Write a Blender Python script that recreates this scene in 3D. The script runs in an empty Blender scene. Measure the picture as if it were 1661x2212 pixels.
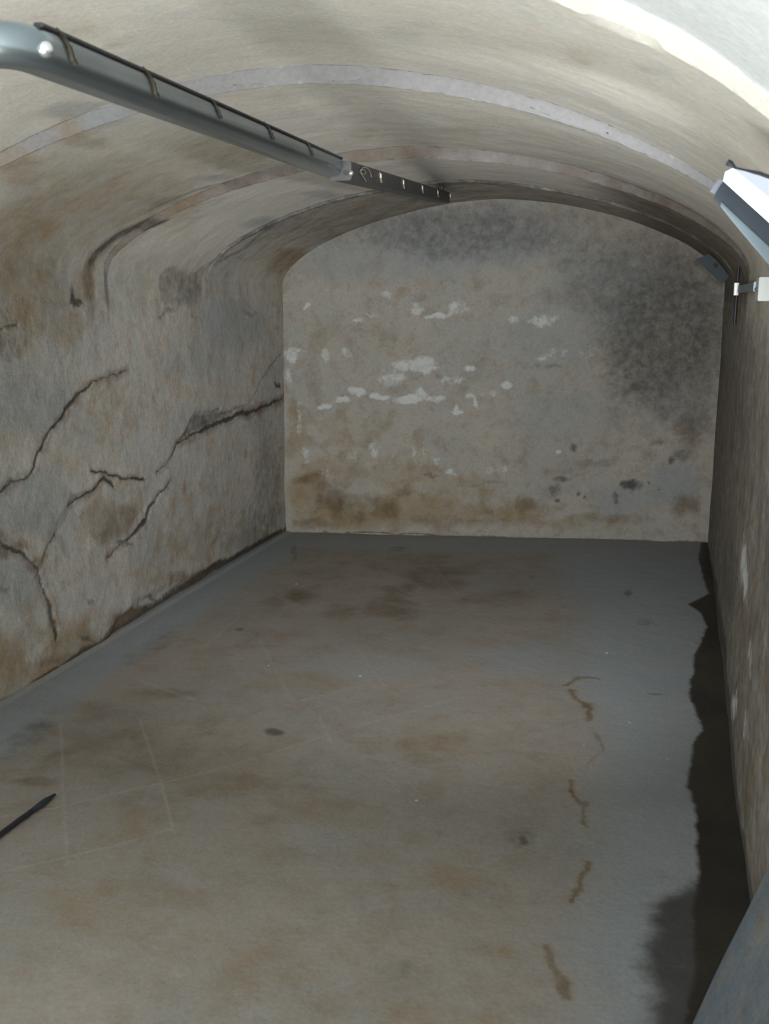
import bpy, bmesh, math
import numpy as np
from mathutils import Vector, Matrix

# ------------------------------------------------------------------ frame
W, H, F, HOR, EYE = 1661, 2212, 2200.0, 643.0, 1.6
CX, CY = W/2, H/2
PITCH = math.atan((CY-HOR)/F)
FWD = np.array([0, math.cos(PITCH), -math.sin(PITCH)])
UPV = np.array([0, math.sin(PITCH), math.cos(PITCH)])
RGT = np.array([1.0, 0, 0])
CAM = np.array([0, 0, EYE])

def ray(x, y):
    return FWD*F + RGT*(x-CX) - UPV*(y-CY)

def on_floor3(x, y):
    d = ray(x, y)
    return CAM + d*(-EYE/d[2])

AX = ray(1469, HOR); AX /= np.linalg.norm(AX)          # corridor axis
O3 = on_floor3(620, 1150)                              # far left floor corner
WV = on_floor3(1510, 1170)-O3; WV /= np.linalg.norm(WV)  # along the far wall
NW = np.cross(WV, [0, 0, 1.0])
M2 = np.array([[WV[0], AX[0]], [WV[1], AX[1]]])
WID = 2.86

def wpt(u, s, z):
    """room coordinates (across, along, up) to world"""
    u, s, z = np.broadcast_arrays(np.asarray(u, float), np.asarray(s, float), np.asarray(z, float))
    return O3 + u[..., None]*WV + s[..., None]*AX + z[..., None]*np.array([0, 0, 1.0])

def room(P):
    uv = np.linalg.solve(M2, (np.asarray(P)-O3)[:2])
    return uv[0], uv[1], P[2]

def sec(x, y, s):
    """photo point on the cross-section at s -> room coordinates"""
    d = ray(x, y)
    t = ((O3+AX*s-CAM)@NW)/(d@NW)
    return room(CAM+d*t)

def psec(x, y, s):
    return Vector(wpt(*[np.array(v) for v in (lambda r: (r[0], r[1], r[2]))(sec(x, y, s))]))

# ------------------------------------------------------------------ noise
rng = np.random.default_rng(7)
TAB = rng.random((64, 64, 64))

def vnoise(P):
    i = np.floor(P).astype(int)
    f = P-i
    f = f*f*(3-2*f)
    i0 = i & 63; i1 = (i+1) & 63
    r = 0
    for a in (0, 1):
        for b in (0, 1):
            for c in (0, 1):
                wgt = (f[..., 0] if a else 1-f[..., 0])*(f[..., 1] if b else 1-f[..., 1])*(f[..., 2] if c else 1-f[..., 2])
                r = r+wgt*TAB[(i1 if a else i0)[..., 0], (i1 if b else i0)[..., 1], (i1 if c else i0)[..., 2]]
    return r

def fbm(P, scale, octv=4, gain=0.5, off=0.0):
    r = 0; amp = 1; tot = 0
    for k in range(octv):
        r = r+amp*vnoise(P*scale*(2.03**k)+17.3*k+off)
        tot += amp; amp *= gain
    return r/tot-0.5

def sstep(a, b, x):
    t = np.clip((x-a)/(b-a), 0, 1)
    return t*t*(3-2*t)

# ------------------------------------------------------------------ materials
def new_mat(name):
    m = bpy.data.materials.new(name); m.use_nodes = True
    nt = m.node_tree
    return m, nt, nt.nodes['Principled BSDF']

def simple_mat(name, col, rough=0.5, metal=0.0, var=0.25, scale=30, bump=0.1):
    m, nt, b = new_mat(name)
    tc = nt.nodes.new('ShaderNodeTexCoord')
    n = nt.nodes.new('ShaderNodeTexNoise'); n.inputs['Scale'].default_value = scale; n.inputs['Detail'].default_value = 5
    nt.links.new(tc.outputs['Object'], n.inputs['Vector'])
    mx = nt.nodes.new('ShaderNodeMix'); mx.data_type = 'RGBA'
    mx.inputs[6].default_value = (*[c*(1-var) for c in col], 1)
    mx.inputs[7].default_value = (*[min(1, c*(1+var)) for c in col], 1)
    nt.links.new(n.outputs['Fac'], mx.inputs[0])
    nt.links.new(mx.outputs[2], b.inputs['Base Color'])
    b.inputs['Roughness'].default_value = rough; b.inputs['Metallic'].default_value = metal
    bp = nt.nodes.new('ShaderNodeBump'); bp.inputs['Strength'].default_value = bump; bp.inputs['Distance'].default_value = 0.002
    nt.links.new(n.outputs['Fac'], bp.inputs['Height']); nt.links.new(bp.outputs['Normal'], b.inputs['Normal'])
    return m

def emit_mat(name, col, strength):
    m, nt, b = new_mat(name)
    b.inputs['Base Color'].default_value = (*[0.22*c for c in col], 1)
    b.inputs['Emission Color'].default_value = (*col, 1)
    b.inputs['Emission Strength'].default_value = strength
    b.inputs['Roughness'].default_value = 0.3
    return m

# layers of stain and of painted light or shade held as point attributes: colour, sharpness of their edge, breakup by noise
LAYERS = {
    'bay_light':  ((0.720, 0.710, 0.660), 0.45, 0.9),
    'near_bay_light':  ((0.600, 0.640, 0.655), 0.30, 0.5),
    'cement': ((0.205, 0.208, 0.222), 0.45, 0.9),
    'grey':  ((0.245, 0.272, 0.290), 0.45, 0.5),
    'ochre': ((0.235, 0.170, 0.085), 0.45, 0.9),
    'brown': ((0.120, 0.082, 0.046), 0.40, 0.8),
    'dark':  ((0.048, 0.045, 0.043), 0.35, 0.7),
    'white': ((0.500, 0.520, 0.520), 0.24, 1.5),
    'line':  ((0.360, 0.345, 0.320), 0.50, 0.5),
    'wet':   ((0.030, 0.026, 0.022), 0.12, 0.35),
}

def stone_mat(name, c1, c2, c3, big=1.2, mid=6.0, fine=55.0, rough=0.85, bump=0.5, blotch=1.0, stretch=(1, 1, 1)):
    m, nt, b = new_mat(name)
    N = nt.nodes.new; Lk = nt.links.new
    tc = N('ShaderNodeTexCoord')
    mp = N('ShaderNodeMapping'); mp.inputs['Scale'].default_value = stretch
    Lk(tc.outputs['Object'], mp.inputs['Vector'])
    def noise(scale, detail=6, rg=0.6, dist=0.0):
        n = N('ShaderNodeTexNoise'); n.inputs['Scale'].default_value = scale
        n.inputs['Detail'].default_value = detail; n.inputs['Roughness'].default_value = rg
        n.inputs['Distortion'].default_value = dist
        Lk(mp.outputs['Vector'], n.inputs['Vector']); return n.outputs['Fac']
    def ramp(x, a, bb):
        r = N('ShaderNodeMapRange'); r.interpolation_type = 'SMOOTHSTEP'
        r.inputs['From Min'].default_value = a; r.inputs['From Max'].default_value = bb
        if isinstance(x, (int, float)): r.inputs['Value'].default_value = x
        else: Lk(x, r.inputs['Value'])
        return r.outputs['Result']
    def mix(f, A, B):
        x = N('ShaderNodeMix'); x.data_type = 'RGBA'
        if isinstance(f, (int, float)): x.inputs[0].default_value = f
        else: Lk(f, x.inputs[0])
        for i, v in ((6, A), (7, B)):
            if isinstance(v, tuple): x.inputs[i].default_value = (*v, 1)
            else: Lk(v, x.inputs[i])
        return x.outputs[2]
    def math_(op, A, B=None):
        x = N('ShaderNodeMath'); x.operation = op
        for i, v in ((0, A), (1, B)):
            if v is None: continue
            if isinstance(v, (int, float)): x.inputs[i].default_value = v
            else: Lk(v, x.inputs[i])
        return x.outputs[0]
    nb = noise(big, 5, 0.55, 0.4); nm = noise(mid, 8, 0.68, 0.3); nf = noise(fine, 6, 0.7)
    nm2 = noise(mid*2.6+3, 6, 0.65)
    col = mix(ramp(nb, 0.36, 0.64), c1, c2)
    col = mix(math_('MULTIPLY', ramp(nm, 0.45, 0.68), 0.75), col, c3)
    nh = noise(mid*1.7+2.1, 4, 0.6, 0.6); nk = noise(mid*4.4+1.3, 5, 0.65, 0.3)
    def tint(f, k, rgb):
        global_ = N('ShaderNodeMix'); global_.data_type = 'RGBA'; global_.blend_type = 'MULTIPLY'
        Lk(math_('MULTIPLY', f, k), global_.inputs[0]); Lk(col, global_.inputs[6]); global_.inputs[7].default_value = (*rgb, 1)
        return global_.outputs[2]
    col = tint(ramp(nh, 0.50, 0.66), 0.75*blotch, (0.93, 0.80, 0.70))
    col = tint(ramp(nh, 0.48, 0.34), 0.75*blotch, (0.86, 0.95, 1.00))
    col = tint(ramp(nk, 0.52, 0.70), 0.60*blotch, (0.74, 0.72, 0.66))
    for lay, (lc, soft, brk) in LAYERS.items():
        at = N('ShaderNodeAttribute'); at.attribute_name = lay
        src = nm2 if lay in ('white', 'wet', 'dark', 'line') else nm
        v = math_('ADD', at.outputs['Fac'], math_('MULTIPLY', math_('SUBTRACT', src, 0.5), brk))
        # the break-up only works where the layer is present at all
        v = math_('MULTIPLY', v, ramp(at.outputs['Fac'], 0.0, 0.12))
        f = ramp(v, 0.5-soft, 0.5+soft)
        if lay == 'wet':
            wetf = f
            lc = mix(ramp(nb, 0.40, 0.60), lc, (0.046, 0.041, 0.031))
        else:
            f = math_('MULTIPLY', f, {'bay_light': 0.62, 'line': 0.75}.get(lay, 0.92))
        col = mix(f, col, lc)
    spk = math_('ADD', math_('MULTIPLY', math_('SUBTRACT', nf, 0.5), 0.55), 1.0)
    vm = N('ShaderNodeVectorMath'); vm.operation = 'SCALE'
    Lk(col, vm.inputs[0]); Lk(spk, vm.inputs['Scale'])
    Lk(vm.outputs[0], b.inputs['Base Color'])
    rr = N('ShaderNodeMapRange'); rr.inputs['To Min'].default_value = rough; rr.inputs['To Max'].default_value = 0.55
    Lk(wetf, rr.inputs['Value']); Lk(rr.outputs['Result'], b.inputs['Roughness'])
    b.inputs['Specular IOR Level'].default_value = 0.25
    hsum = math_('ADD', math_('MULTIPLY', nm2, 0.6), math_('MULTIPLY', nf, 0.25))
    bp = N('ShaderNodeBump'); bp.inputs['Strength'].default_value = bump; bp.inputs['Distance'].default_value = 0.012
    Lk(hsum, bp.inputs['Height']); Lk(bp.outputs['Normal'], b.inputs['Normal'])
    return m

# ------------------------------------------------------------------ object helpers
SC = bpy.context.scene; COL = SC.collection

def link(name, me, mat=None, parent=None):
    o = bpy.data.objects.new(name, me); COL.objects.link(o)
    if mat is not None and me is not None: me.materials.append(mat)
    if parent is not None: o.parent = parent
    return o

def grid_object(name, P, mat, masks, flip=False):
    n0, n1 = P.shape[:2]
    me = bpy.data.meshes.new(name)
    idx = np.arange(n0*n1).reshape(n0, n1)
    q = np.stack([idx[:-1, :-1], idx[1:, :-1], idx[1:, 1:], idx[:-1, 1:]], -1).reshape(-1, 4)
    if flip: q = q[:, ::-1]
    me.vertices.add(n0*n1); me.vertices.foreach_set('co', P.reshape(-1, 3).astype(np.float32).ravel())
    me.loops.add(q.size); me.loops.foreach_set('vertex_index', q.astype(np.int32).ravel())
    me.polygons.add(len(q)); me.polygons.foreach_set('loop_start', np.arange(0, q.size, 4, dtype=np.int32))
    me.polygons.foreach_set('use_smooth', np.ones(len(q), dtype=bool))
    me.update(); me.validate()
    for k in LAYERS:
        a = me.attributes.new(k, 'FLOAT', 'POINT')
        a.data.foreach_set('value', masks.get(k, np.zeros((n0, n1))).astype(np.float32).ravel())
    o = link(name, me, mat); o['kind'] = 'structure'
    return o

def bm_object(name, bm, mat, parent=None, smooth=True, bevel=0.0):
    me = bpy.data.meshes.new(name)
    bmesh.ops.recalc_face_normals(bm, faces=bm.faces)
    if bevel:
        es = [e for e in bm.edges if len(e.link_faces) == 2 and e.calc_face_angle(0) > 0.5]
        bmesh.ops.bevel(bm, geom=es, offset=bevel, segments=3, affect='EDGES', profile=0.5)
    bm.to_mesh(me); bm.free()
    if smooth:
        me.polygons.foreach_set('use_smooth', np.ones(len(me.polygons), dtype=bool)); me.update()
        try: me.set_sharp_from_angle(angle=math.radians(45))
        except Exception: pass
    return link(name, me, mat, parent)

def prism(bm, A, B):
    """closed solid between two outlines with the same number of points"""
    va = [bm.verts.new(p) for p in A]; vb = [bm.verts.new(p) for p in B]
    n = len(va)
    bm.faces.new(va); bm.faces.new(vb[::-1])
    for i in range(n):
        bm.faces.new((va[i], vb[i], vb[(i+1) % n], va[(i+1) % n]))

def tube(bm, pts, rad, seg=12, cap=True):
    pts = [Vector(p) for p in pts]; rings = []
    rad = rad if isinstance(rad, (list, tuple)) else [rad]*len(pts)
    up = Vector((0.13, 0.21, 0.97))
    for i, p in enumerate(pts):
        d = (pts[min(i+1, len(pts)-1)]-pts[max(i-1, 0)]).normalized()
        x = d.cross(up).normalized(); y = x.cross(d)
        rings.append([bm.verts.new(p+(x*math.cos(a)+y*math.sin(a))*rad[i]) for a in [2*math.pi*k/seg for k in range(seg)]])
    for r0, r1 in zip(rings, rings[1:]):
        for k in range(seg):
            bm.faces.new((r0[k], r0[(k+1) % seg], r1[(k+1) % seg], r1[k]))
    if cap:
        bm.faces.new(rings[0][::-1]); bm.faces.new(rings[-1])

def tag(o, label, cat, group=None):
    o['label'] = label; o['category'] = cat
    if group: o['group'] = group
    return o

def empty(name, loc, label, cat):
    o = bpy.data.objects.new(name, None); COL.objects.link(o); o.location = loc
    o.empty_display_size = 0.05
    return tag(o, label, cat)

def reparent(o, root):
    """keep world placement while hanging a part under its thing"""
    o.parent = root
    o.matrix_parent_inverse = Matrix.Translation(-Vector(root.location))
    return o

# ------------------------------------------------------------------ stain painter (in the metres of each surface)
class Surf:
    def __init__(self, A, B, P, unproj):
        self.A, self.B, self.P, self.un = A, B, P, unproj
        self.m = {k: np.zeros(A.shape) for k in LAYERS}
        wa = fbm(P, 6.0, 6, 0.66, 3.1); wb = fbm(P, 6.0, 6, 0.66, 9.7)
        self.wA = A+0.15*wa; self.wB = B+0.15*wb
    def blob(self, lay, x, y, rx, ry, k=1.0, ang=0.0, warp=1.0):
        c = np.array(self.un(x, y))
        ca, sa = math.cos(math.radians(ang)), math.sin(math.radians(ang))
        e1 = (np.array(self.un(x+rx*ca, y+rx*sa))-np.array(self.un(x-rx*ca, y-rx*sa)))/2
        e2 = (np.array(self.un(x-ry*sa, y+ry*ca))-np.array(self.un(x+ry*sa, y-ry*ca)))/2
        J = np.linalg.inv(np.array([[e1[0], e2[0]], [e1[1], e2[1]]]))
        a = self.A+(self.wA-self.A)*warp-c[0]; b = self.B+(self.wB-self.B)*warp-c[1]
        d = np.hypot(J[0, 0]*a+J[0, 1]*b, J[1, 0]*a+J[1, 1]*b)
        self.m[lay] = np.maximum(self.m[lay], k*(1-sstep(0.35, 1.45, d)))
    def dist(self, pts, warp=0.35, ret_t=False):
        q = [np.array(self.un(*p[:2])) for p in pts]
        a = self.A+(self.wA-self.A)*warp; b = self.B+(self.wB-self.B)*warp
        best = np.full(a.shape, 1e9)
        for p0, p1 in zip(q, q[1:]):
            d = p1-p0; L2 = d@d+1e-12
            t = np.clip(((a-p0[0])*d[0]+(b-p0[1])*d[1])/L2, 0, 1)
            best = np.minimum(best, np.hypot(a-p0[0]-t*d[0], b-p0[1]-t*d[1]))
        return best
    def stroke(self, lay, pts, wid, k=1.0, warp=0.35):
        d = self.dist(pts, warp)
        self.m[lay] = np.maximum(self.m[lay], k*(1-sstep(0.3*wid, 1.3*wid, d)))
        return d
    def area(self, lay, pts, soft=0.02, k=1.0, warp=0.25):
        """filled outline, 0.5 on its edge"""
        q = np.array([self.un(*p) for p in pts])
        a = self.A+(self.wA-self.A)*warp; b = self.B+(self.wB-self.B)*warp
        ins = np.zeros(a.shape, bool); n = len(q); best = np.full(a.shape, 1e9)
        for i in range(n):
            p0, p1 = q[i], q[(i+1) % n]
            c = ((p0[1] > b) != (p1[1] > b)) & (a < (p1[0]-p0[0])*(b-p0[1])/(p1[1]-p0[1]+1e-12)+p0[0])
            ins ^= c
            d = p1-p0; L2 = d@d+1e-12
            t = np.clip(((a-p0[0])*d[0]+(b-p0[1])*d[1])/L2, 0, 1)
            best = np.minimum(best, np.hypot(a-p0[0]-t*d[0], b-p0[1]-t*d[1]))
        sd = np.where(ins, best, -best)
        self.m[lay] = np.maximum(self.m[lay], k*np.clip(0.5+0.5*sd/soft, 0, 1))

def un_left(x, y):
    d = ray(x, y); n = np.cross(AX, [0, 0, 1.0]); t = ((O3-CAM)@n)/(d@n); r = room(CAM+d*t); return r[1], r[2]
def un_right(x, y):
    d = ray(x, y); n = np.cross(AX, [0, 0, 1.0]); t = ((O3+WV*WID-CAM)@n)/(d@n); r = room(CAM+d*t); return r[1], r[2]
def un_far(x, y):
    r = sec(x, y, 0.0); return r[0], r[2]
def un_floor(x, y):
    r = room(on_floor3(x, y)); return r[1], r[0]

S_NEAR = -8.6
BASE = 1.60
# ------------------------------------------------------------------ vault profile
SECT = [  # s, spring height, rise
    (S_NEAR, 1.760, 0.610), (-4.985, 1.755, 0.600),
    (-4.965, 1.715, 0.575), (-3.505, 1.740, 0.568),
    (-3.485, 1.705, 0.552), (-2.210, 1.705, 0.540),
    (-2.190, 1.670, 0.528), (-1.160, 1.680, 0.540),
    (-1.145, 1.660, 0.545), (0.08, 1.640, 0.580)]
SS = np.array([q[0] for q in SECT]); ZS = np.array([q[1] for q in SECT]); BB = np.array([q[2] for q in SECT])
BB = BB+0.55*(ZS-1.71); ZS = 1.71+0.45*(ZS-1.71)      # the steps run out towards the springing
UC, HL, HR, PN = 1.405, 1.405, WID-1.405, 1.68

def vault_z(s, u):
    zs = np.interp(s, SS, ZS); bb = np.interp(s, SS, BB)
    x = np.abs(np.where(u < UC, (u-UC)/HL, (u-UC)/HR))
    return zs+bb*(1-np.clip(x, 0, 1)**PN)**(1/PN)

def un_vault(x, y):
    d = ray(x, y)
    t0 = ((O3+AX*(-6.6)-CAM)@NW)/(d@NW); t1 = ((O3-CAM)@NW)/(d@NW)
    for t in np.linspace(t0, t1, 1500):
        u, s, z = room(CAM+d*t)
        if u <= 0 or u >= WID or z >= vault_z(s, u): break
    return s, u

def relief(P, amp=1.0):
    return amp*(0.045*fbm(P, 0.9, 3, 0.5)+0.022*fbm(P, 3.6, 4, 0.55, 5.0)+0.003*fbm(P, 14.0, 2, 0.5, 11.0))

# ---- surface materials
M_VAULT = stone_mat('old_vault_plaster', (0.43, 0.41, 0.365), (0.39, 0.385, 0.36), (0.35, 0.308, 0.24), 1.6, 7.0, 60, bump=0.30, blotch=0.65)
M_LEFT = stone_mat('left_wall_stone', blotch=0.75, c1=(0.425, 0.408, 0.370), c2=(0.39, 0.385, 0.365), c3=(0.345, 0.308, 0.255), big=1.6, mid=7.0, fine=60, bump=0.8)
M_FAR = stone_mat('far_wall_plaster', blotch=0.70, c1=(0.35, 0.329, 0.290), c2=(0.315, 0.309, 0.284), c3=(0.25, 0.232, 0.20), big=1.3, mid=7.0, fine=60, bump=0.55)
M_RIGHT = stone_mat('right_wall_plaster', (0.45, 0.43, 0.38), (0.41, 0.405, 0.375), (0.37, 0.325, 0.25), 1.6, 7.0, 60, bump=0.35)
M_FLOOR = stone_mat('worn_cement_floor', (0.275, 0.247, 0.217), (0.245, 0.233, 0.213), (0.222, 0.190, 0.154), 1.0, 4.5, 70, rough=0.75, bump=0.22, blotch=0.42, stretch=(1, 1.0, 1))

# ------------------------------------------------------------------ FLOOR
sv = np.concatenate([np.arange(S_NEAR, -5.2, 0.03), np.arange(-5.2, 0.101, 0.0075)]); uv = np.arange(-0.12, WID+0.121, 0.0075)
S2, U2 = np.meshgrid(sv, uv, indexing='ij')
P = wpt(U2, S2, np.zeros_like(S2))
fl = Surf(S2, U2, P, un_floor)
hz = 0.012*fbm(P, 1.5, 3)*sstep(0, 0.2, U2)+0.0025*fbm(P, 14, 3, 0.6, 2.0)
hz += 0.010*(1-sstep(0.0, 0.04, U2))                      # cement fillet against the left wall
P[..., 2] += hz
# right hand side is bare grey cement, the left is stained brown
fl.area('grey', [(1180, 1180), (1250, 1340), (1215, 1470), (1280, 1560), (1285, 1640), (1240, 1740), (1262, 1830), (1235, 1940), (1190, 2050), (1220, 2130), (1230, 2212), (1235, 2500), (1900, 2500), (1640, 1180)], 0.14, 0.80, 0.6)
fl.area('grey', [(590, 1150), (700, 1150), (640, 1195), (480, 1300), (300, 1420), (120, 1560), (0, 1650), (-200, 1780), (-200, 1640), (0, 1520)], 0.09, 0.85, 0.5)
fl.area('grey', [(620, 1150), (1520, 1172), (1530, 1200), (1000, 1195), (640, 1185)], 0.12, 0.7, 0.6)
fl.blob('grey', 780, 1440, 200, 40, 0.45); fl.blob('grey', 1150, 1420, 160, 45, 0.55); fl.blob('grey', 700, 1790, 110, 60, 0.4)
fl.blob('dark', 60, 1590, 110, 35, 0.36, -35); fl.blob('dark', 330, 1395, 90, 22, 0.34, -32)
for x, y, rx, ry, k in ((250, 1620, 280, 110, .36), (930, 1240, 90, 26, .52), (840, 1312, 85, 30, .54), (740, 1318, 45, 18, .5), (655, 1290, 42, 18, .62), (960, 1262, 70, 20, .5),
                        (870, 1272, 50, 16, .45), (1080, 1290, 110, 22, .40), (590, 1300, 40, 12, .42), (360, 1497, 90, 12, .42), (240, 1545, 110, 25, .40),
                        (80, 1690, 90, 16, .55), (480, 1690, 140, 40, .38), (900, 1220, 160, 28, .36), (700, 1250, 90, 26, .30), (560, 1380, 120, 26, .30), (90, 1575, 70, 25, .4), (1000, 1620, 190, 50, .30)):
    fl.blob('brown', x, y, rx, ry, k)
for x, y, rx, ry, k in ((480, 1680, 150, 40, .4), (640, 1470, 110, 30, .35), (980, 1600, 150, 60, .33), (720, 1760, 120, 50, .33), (200, 1960, 180, 80, .35), (560, 2080, 260, 90, .22),
                        (1070, 2060, 60, 20, .42), (950, 2190, 150, 40, .34), (300, 1800, 150, 60, .3), (1000, 1880, 140, 50, .28)):
    fl.blob('ochre', x, y, rx, ry, k)
for x, y, rx, ry, k in ((592, 1580, 26, 11, .60), (1125, 1808, 42, 26, .40), (1130, 1815, 16, 14, .62), (565, 1765, 48, 24, .30), (860, 2095, 55, 30, .34), (700, 1195, 16, 10, .3),
                        (635, 1195, 10, 26, .40), (860, 1185, 26, 8, .40), (1355, 1280, 10, 10, .5), (1385, 1345, 26, 10, .36), (960, 1802, 30, 14, .3), (850, 1910, 35, 16, .3), (520, 1360, 12, 6, .5),
                        (1005, 1295, 10, 4, .4), (1150, 1245, 10, 5, .4), (1420, 1498, 30, 3, .45), (650, 1700, 130, 12, .28), (590, 1395, 120, 8, .26)):
    fl.blob('dark', x, y, rx, ry, k, warp=0.5)
for pts, wd, k in (([(1222, 1478), (1250, 1466), (1295, 1467)], .013, .62), ([(1232, 1490), (1255, 1515), (1278, 1530), (1270, 1555)], .017, .66),
                   ([(1288, 1580), (1302, 1620), (1280, 1655)], .009, .50), ([(1235, 1690), (1240, 1722), (1262, 1745), (1266, 1780)], .010, .66),
                   ([(1266, 1855), (1242, 1895), (1231, 1945)], .011, .64), ([(1182, 2045), (1194, 2078), (1216, 2118), (1226, 2152)], .015, .66),
                   ([(1350, 1335), (1400, 1340), (1420, 1355)], .008, .4)):
    fl.stroke('brown', pts, wd*1.1, k*0.95, 0.75)
    fl.stroke('ochre', pts, wd*2.2, k*0.62, 0.75)
# fine light scratches and the ghost of a laid out grid
for pts, wd, k in (([(0, 1765), (118, 1745), (480, 1660), (750, 1575), (1000, 1505)], .007, .52), ([(0, 1885), (240, 1830), (375, 1790)], .010, .46),
                   ([(300, 1550), (345, 1680), (376, 1800)], .008, .45), ([(132, 1560), (135, 1700), (146, 1870)], .008, .42), ([(690, 1550), (722, 1622)], .008, .45),
                   ([(430, 1580), (640, 1515), (900, 1450)], .008, .40), ([(640, 1320), (900, 1300), (1100, 1255)], .006, .45), ([(840, 1270), (905, 1305)], .006, .45), ([(930, 1215), (985, 1280)], .006, .42),
                   ([(560, 1380), (640, 1530)], .010, .34), ([(760, 1330), (1000, 1290)], .010, .36), ([(300, 1470), (420, 1510)], .018, .40), ([(440, 1400), (520, 1330)], .012, .36),
                   ([(770, 1400), (830, 1480)], .009, .36), ([(640, 2000), (900, 1940), (1080, 1850)], .006, .34), ([(0, 1700), (200, 1660)], .007, .34)):
    fl.stroke('line', pts, wd*0.9, k*1.0, 0.05)
for x, y in ((580, 1436), (778, 1460), (1360, 1560), (1440, 1640), (900, 1730), (1310, 1410), (1495, 1810), (640, 1262), (1260, 1610)):
    fl.blob('white', x, y, 3.2, 2.2, 0.9, warp=0)
# damp along the foot of the right wall
fl.area('wet', [(1514, 1165), (1508, 1200), (1516, 1240), (1530, 1282), (1488, 1306), (1516, 1325), (1526, 1355), (1500, 1420), (1491, 1480), (1490, 1510), (1509, 1550), (1522, 1578), (1497, 1604), (1490, 1650),
                (1484, 1697), (1500, 1740), (1508, 1800), (1503, 1850), (1506, 1905), (1500, 1980), (1505, 2080), (1480, 2212), (1450, 2500), (1900, 2500), (1680, 1800), (1640, 1165)], 0.045, 1.0, 0.22)
fl.area('dark', [(1506, 1895), (1470, 1925), (1424, 1942), (1402, 1958), (1400, 2010), (1378, 2085), (1400, 2140), (1392, 2212), (1370, 2500), (1560, 2500), (1560, 1895)], 0.05, 0.86, 0.3)
floor = grid_object('floor', P, M_FLOOR, fl.m, flip=True)

# ------------------------------------------------------------------ LEFT WALL
CRACKS = [  # outline, width m, depth m, dirt
    ([(-60, 1080), (0, 1059), (27, 1041), (63, 1023), (77, 984), (109, 935), (140, 894), (163, 860), (199, 822), (271, 797)], .017, .013, .82),
    ([(380, 955), (407, 944), (479, 912), (543, 887), (612, 862)], .024, .020, .98),
    ([(475, 900), (534, 876), (565, 817), (606, 767)], .010, .007, .58),
    ([(380, 955), (405, 935), (425, 890), (475, 886)], .016, .012, .55),
    ([(380, 955), (371, 984), (339, 1016)], .017, .012, .85),
    ([(368, 1035), (326, 1093), (316, 1120), (271, 1174), (235, 1206)], .017, .014, .85),
    ([(194, 1014), (235, 1030), (280, 1027), (312, 1034)], .010, .010, .95),
    ([(149, 1090), (194, 1066), (226, 1039), (248, 1050)], .017, .015, .85),
    ([(-60, 1150), (0, 1174), (41, 1201), (81, 1229), (90, 1269), (109, 1315), (124, 1360), (120, 1380)], .020, .016, .95),
    ([(118, 1152), (97, 1188), (84, 1229)], .012, .008, .75),
    ([(-40, 730), (0, 717), (42, 705)], .018, .014, .72)]
sv = np.concatenate([np.arange(S_NEAR, -3.6, 0.03), np.arange(-3.6, 0.101, 0.007)]); zv = np.append(np.arange(-0.05, BASE-0.003, 0.007), BASE)
S2, Z2 = np.meshgrid(sv, zv, indexing='ij')
P = wpt(np.zeros_like(S2), S2, Z2)
lw = Surf(S2, Z2, P, un_left)
du = relief(P)
fade = 1-sstep(BASE-0.12, BASE, Z2)
for pts, wd, dp, k in CRACKS:
    var = np.clip(0.75+1.6*fbm(P, 4.0, 3, 0.5, 21.0), 0.15, 1.3)
    d = lw.dist(pts, 0.55)
    lw.m['dark'] = np.maximum(lw.m['dark'], k*(0.55+0.45*np.minimum(var, 1))*(1-sstep(0.15*wd*var, 1.0*wd*var, d)))
    lw.m['brown'] = np.maximum(lw.m['brown'], 0.55*k*(1-sstep(0.3*wd, 3.2*wd, d)))
    du -= fade*0.6*dp*var*(1-sstep(0.1*wd, 1.0*wd, d))
# plaster has come off below the long crack: a shallow hollow with its own edge
def hollow(surf, pts, dep, soft=0.015):
    surf.m['tmp'] = np.zeros(surf.A.shape); surf.area('tmp', pts, soft, 1.0, 0.35); r = surf.m.pop('tmp'); return dep*r
du -= fade*hollow(lw, [(-80, 1140), (0, 1174), (41, 1201), (81, 1229), (90, 1269), (109, 1315), (124, 1360), (60, 1430), (-80, 1500)], .012)
du -= fade*hollow(lw, [(150, 1090), (226, 1040), (300, 1040), (345, 1062), (322, 1098), (270, 1175), (235, 1206), (150, 1200), (110, 1150)], .012, .03)
du -= fade*hollow(lw, [(382, 953), (425, 892), (478, 888), (520, 880), (470, 912)], .014)
du -= 0.016*hollow(lw, [(235, 1400), (250, 1340), (290, 1300), (400, 1255), (480, 1215), (560, 1175), (610, 1150), (500, 1240), (330, 1340)], 1.0, 0.02)
for x, y, rx, ry, k in ((300, 1335, 80, 26, .62), (430, 1255, 80, 26, .55), (550, 1165, 80, 34, .50), (130, 1425, 90, 16, .45), (600, 1120, 60, 40, .40), (255, 1130, 75, 60, .55), (20, 1195, 50, 22, .60), (280, 1050, 70, 30, .30), (220, 1380, 60, 30, .40)):
    lw.blob('brown', x, y, rx, ry, k)
for x, y, rx, ry, k in ((420, 1170, 90, 60, .42), (150, 1400, 100, 70, .55), (40, 1440, 110, 80, .60), (250, 900, 90, 70, .34), (130, 710, 70, 40, .40), (420, 1060, 80, 40, .26), (480, 1120, 60, 40, .35), (330, 1240, 80, 40, .40), (100, 1290, 60, 40, .30)):
    lw.blob('ochre', x, y, rx, ry, k)
for x, y, rx, ry, k in ((60, 1090, 130, 90, .56), (40, 1260, 80, 60, .56), (60, 880, 130, 80, .52), (420, 780, 100, 60, .40), (500, 700, 90, 70, .52), (170, 930, 60, 50, .38), (340, 1200, 60, 40, .38), (400, 900, 70, 40, .35)):
    lw.blob('grey', x, y, rx, ry, k)
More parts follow.
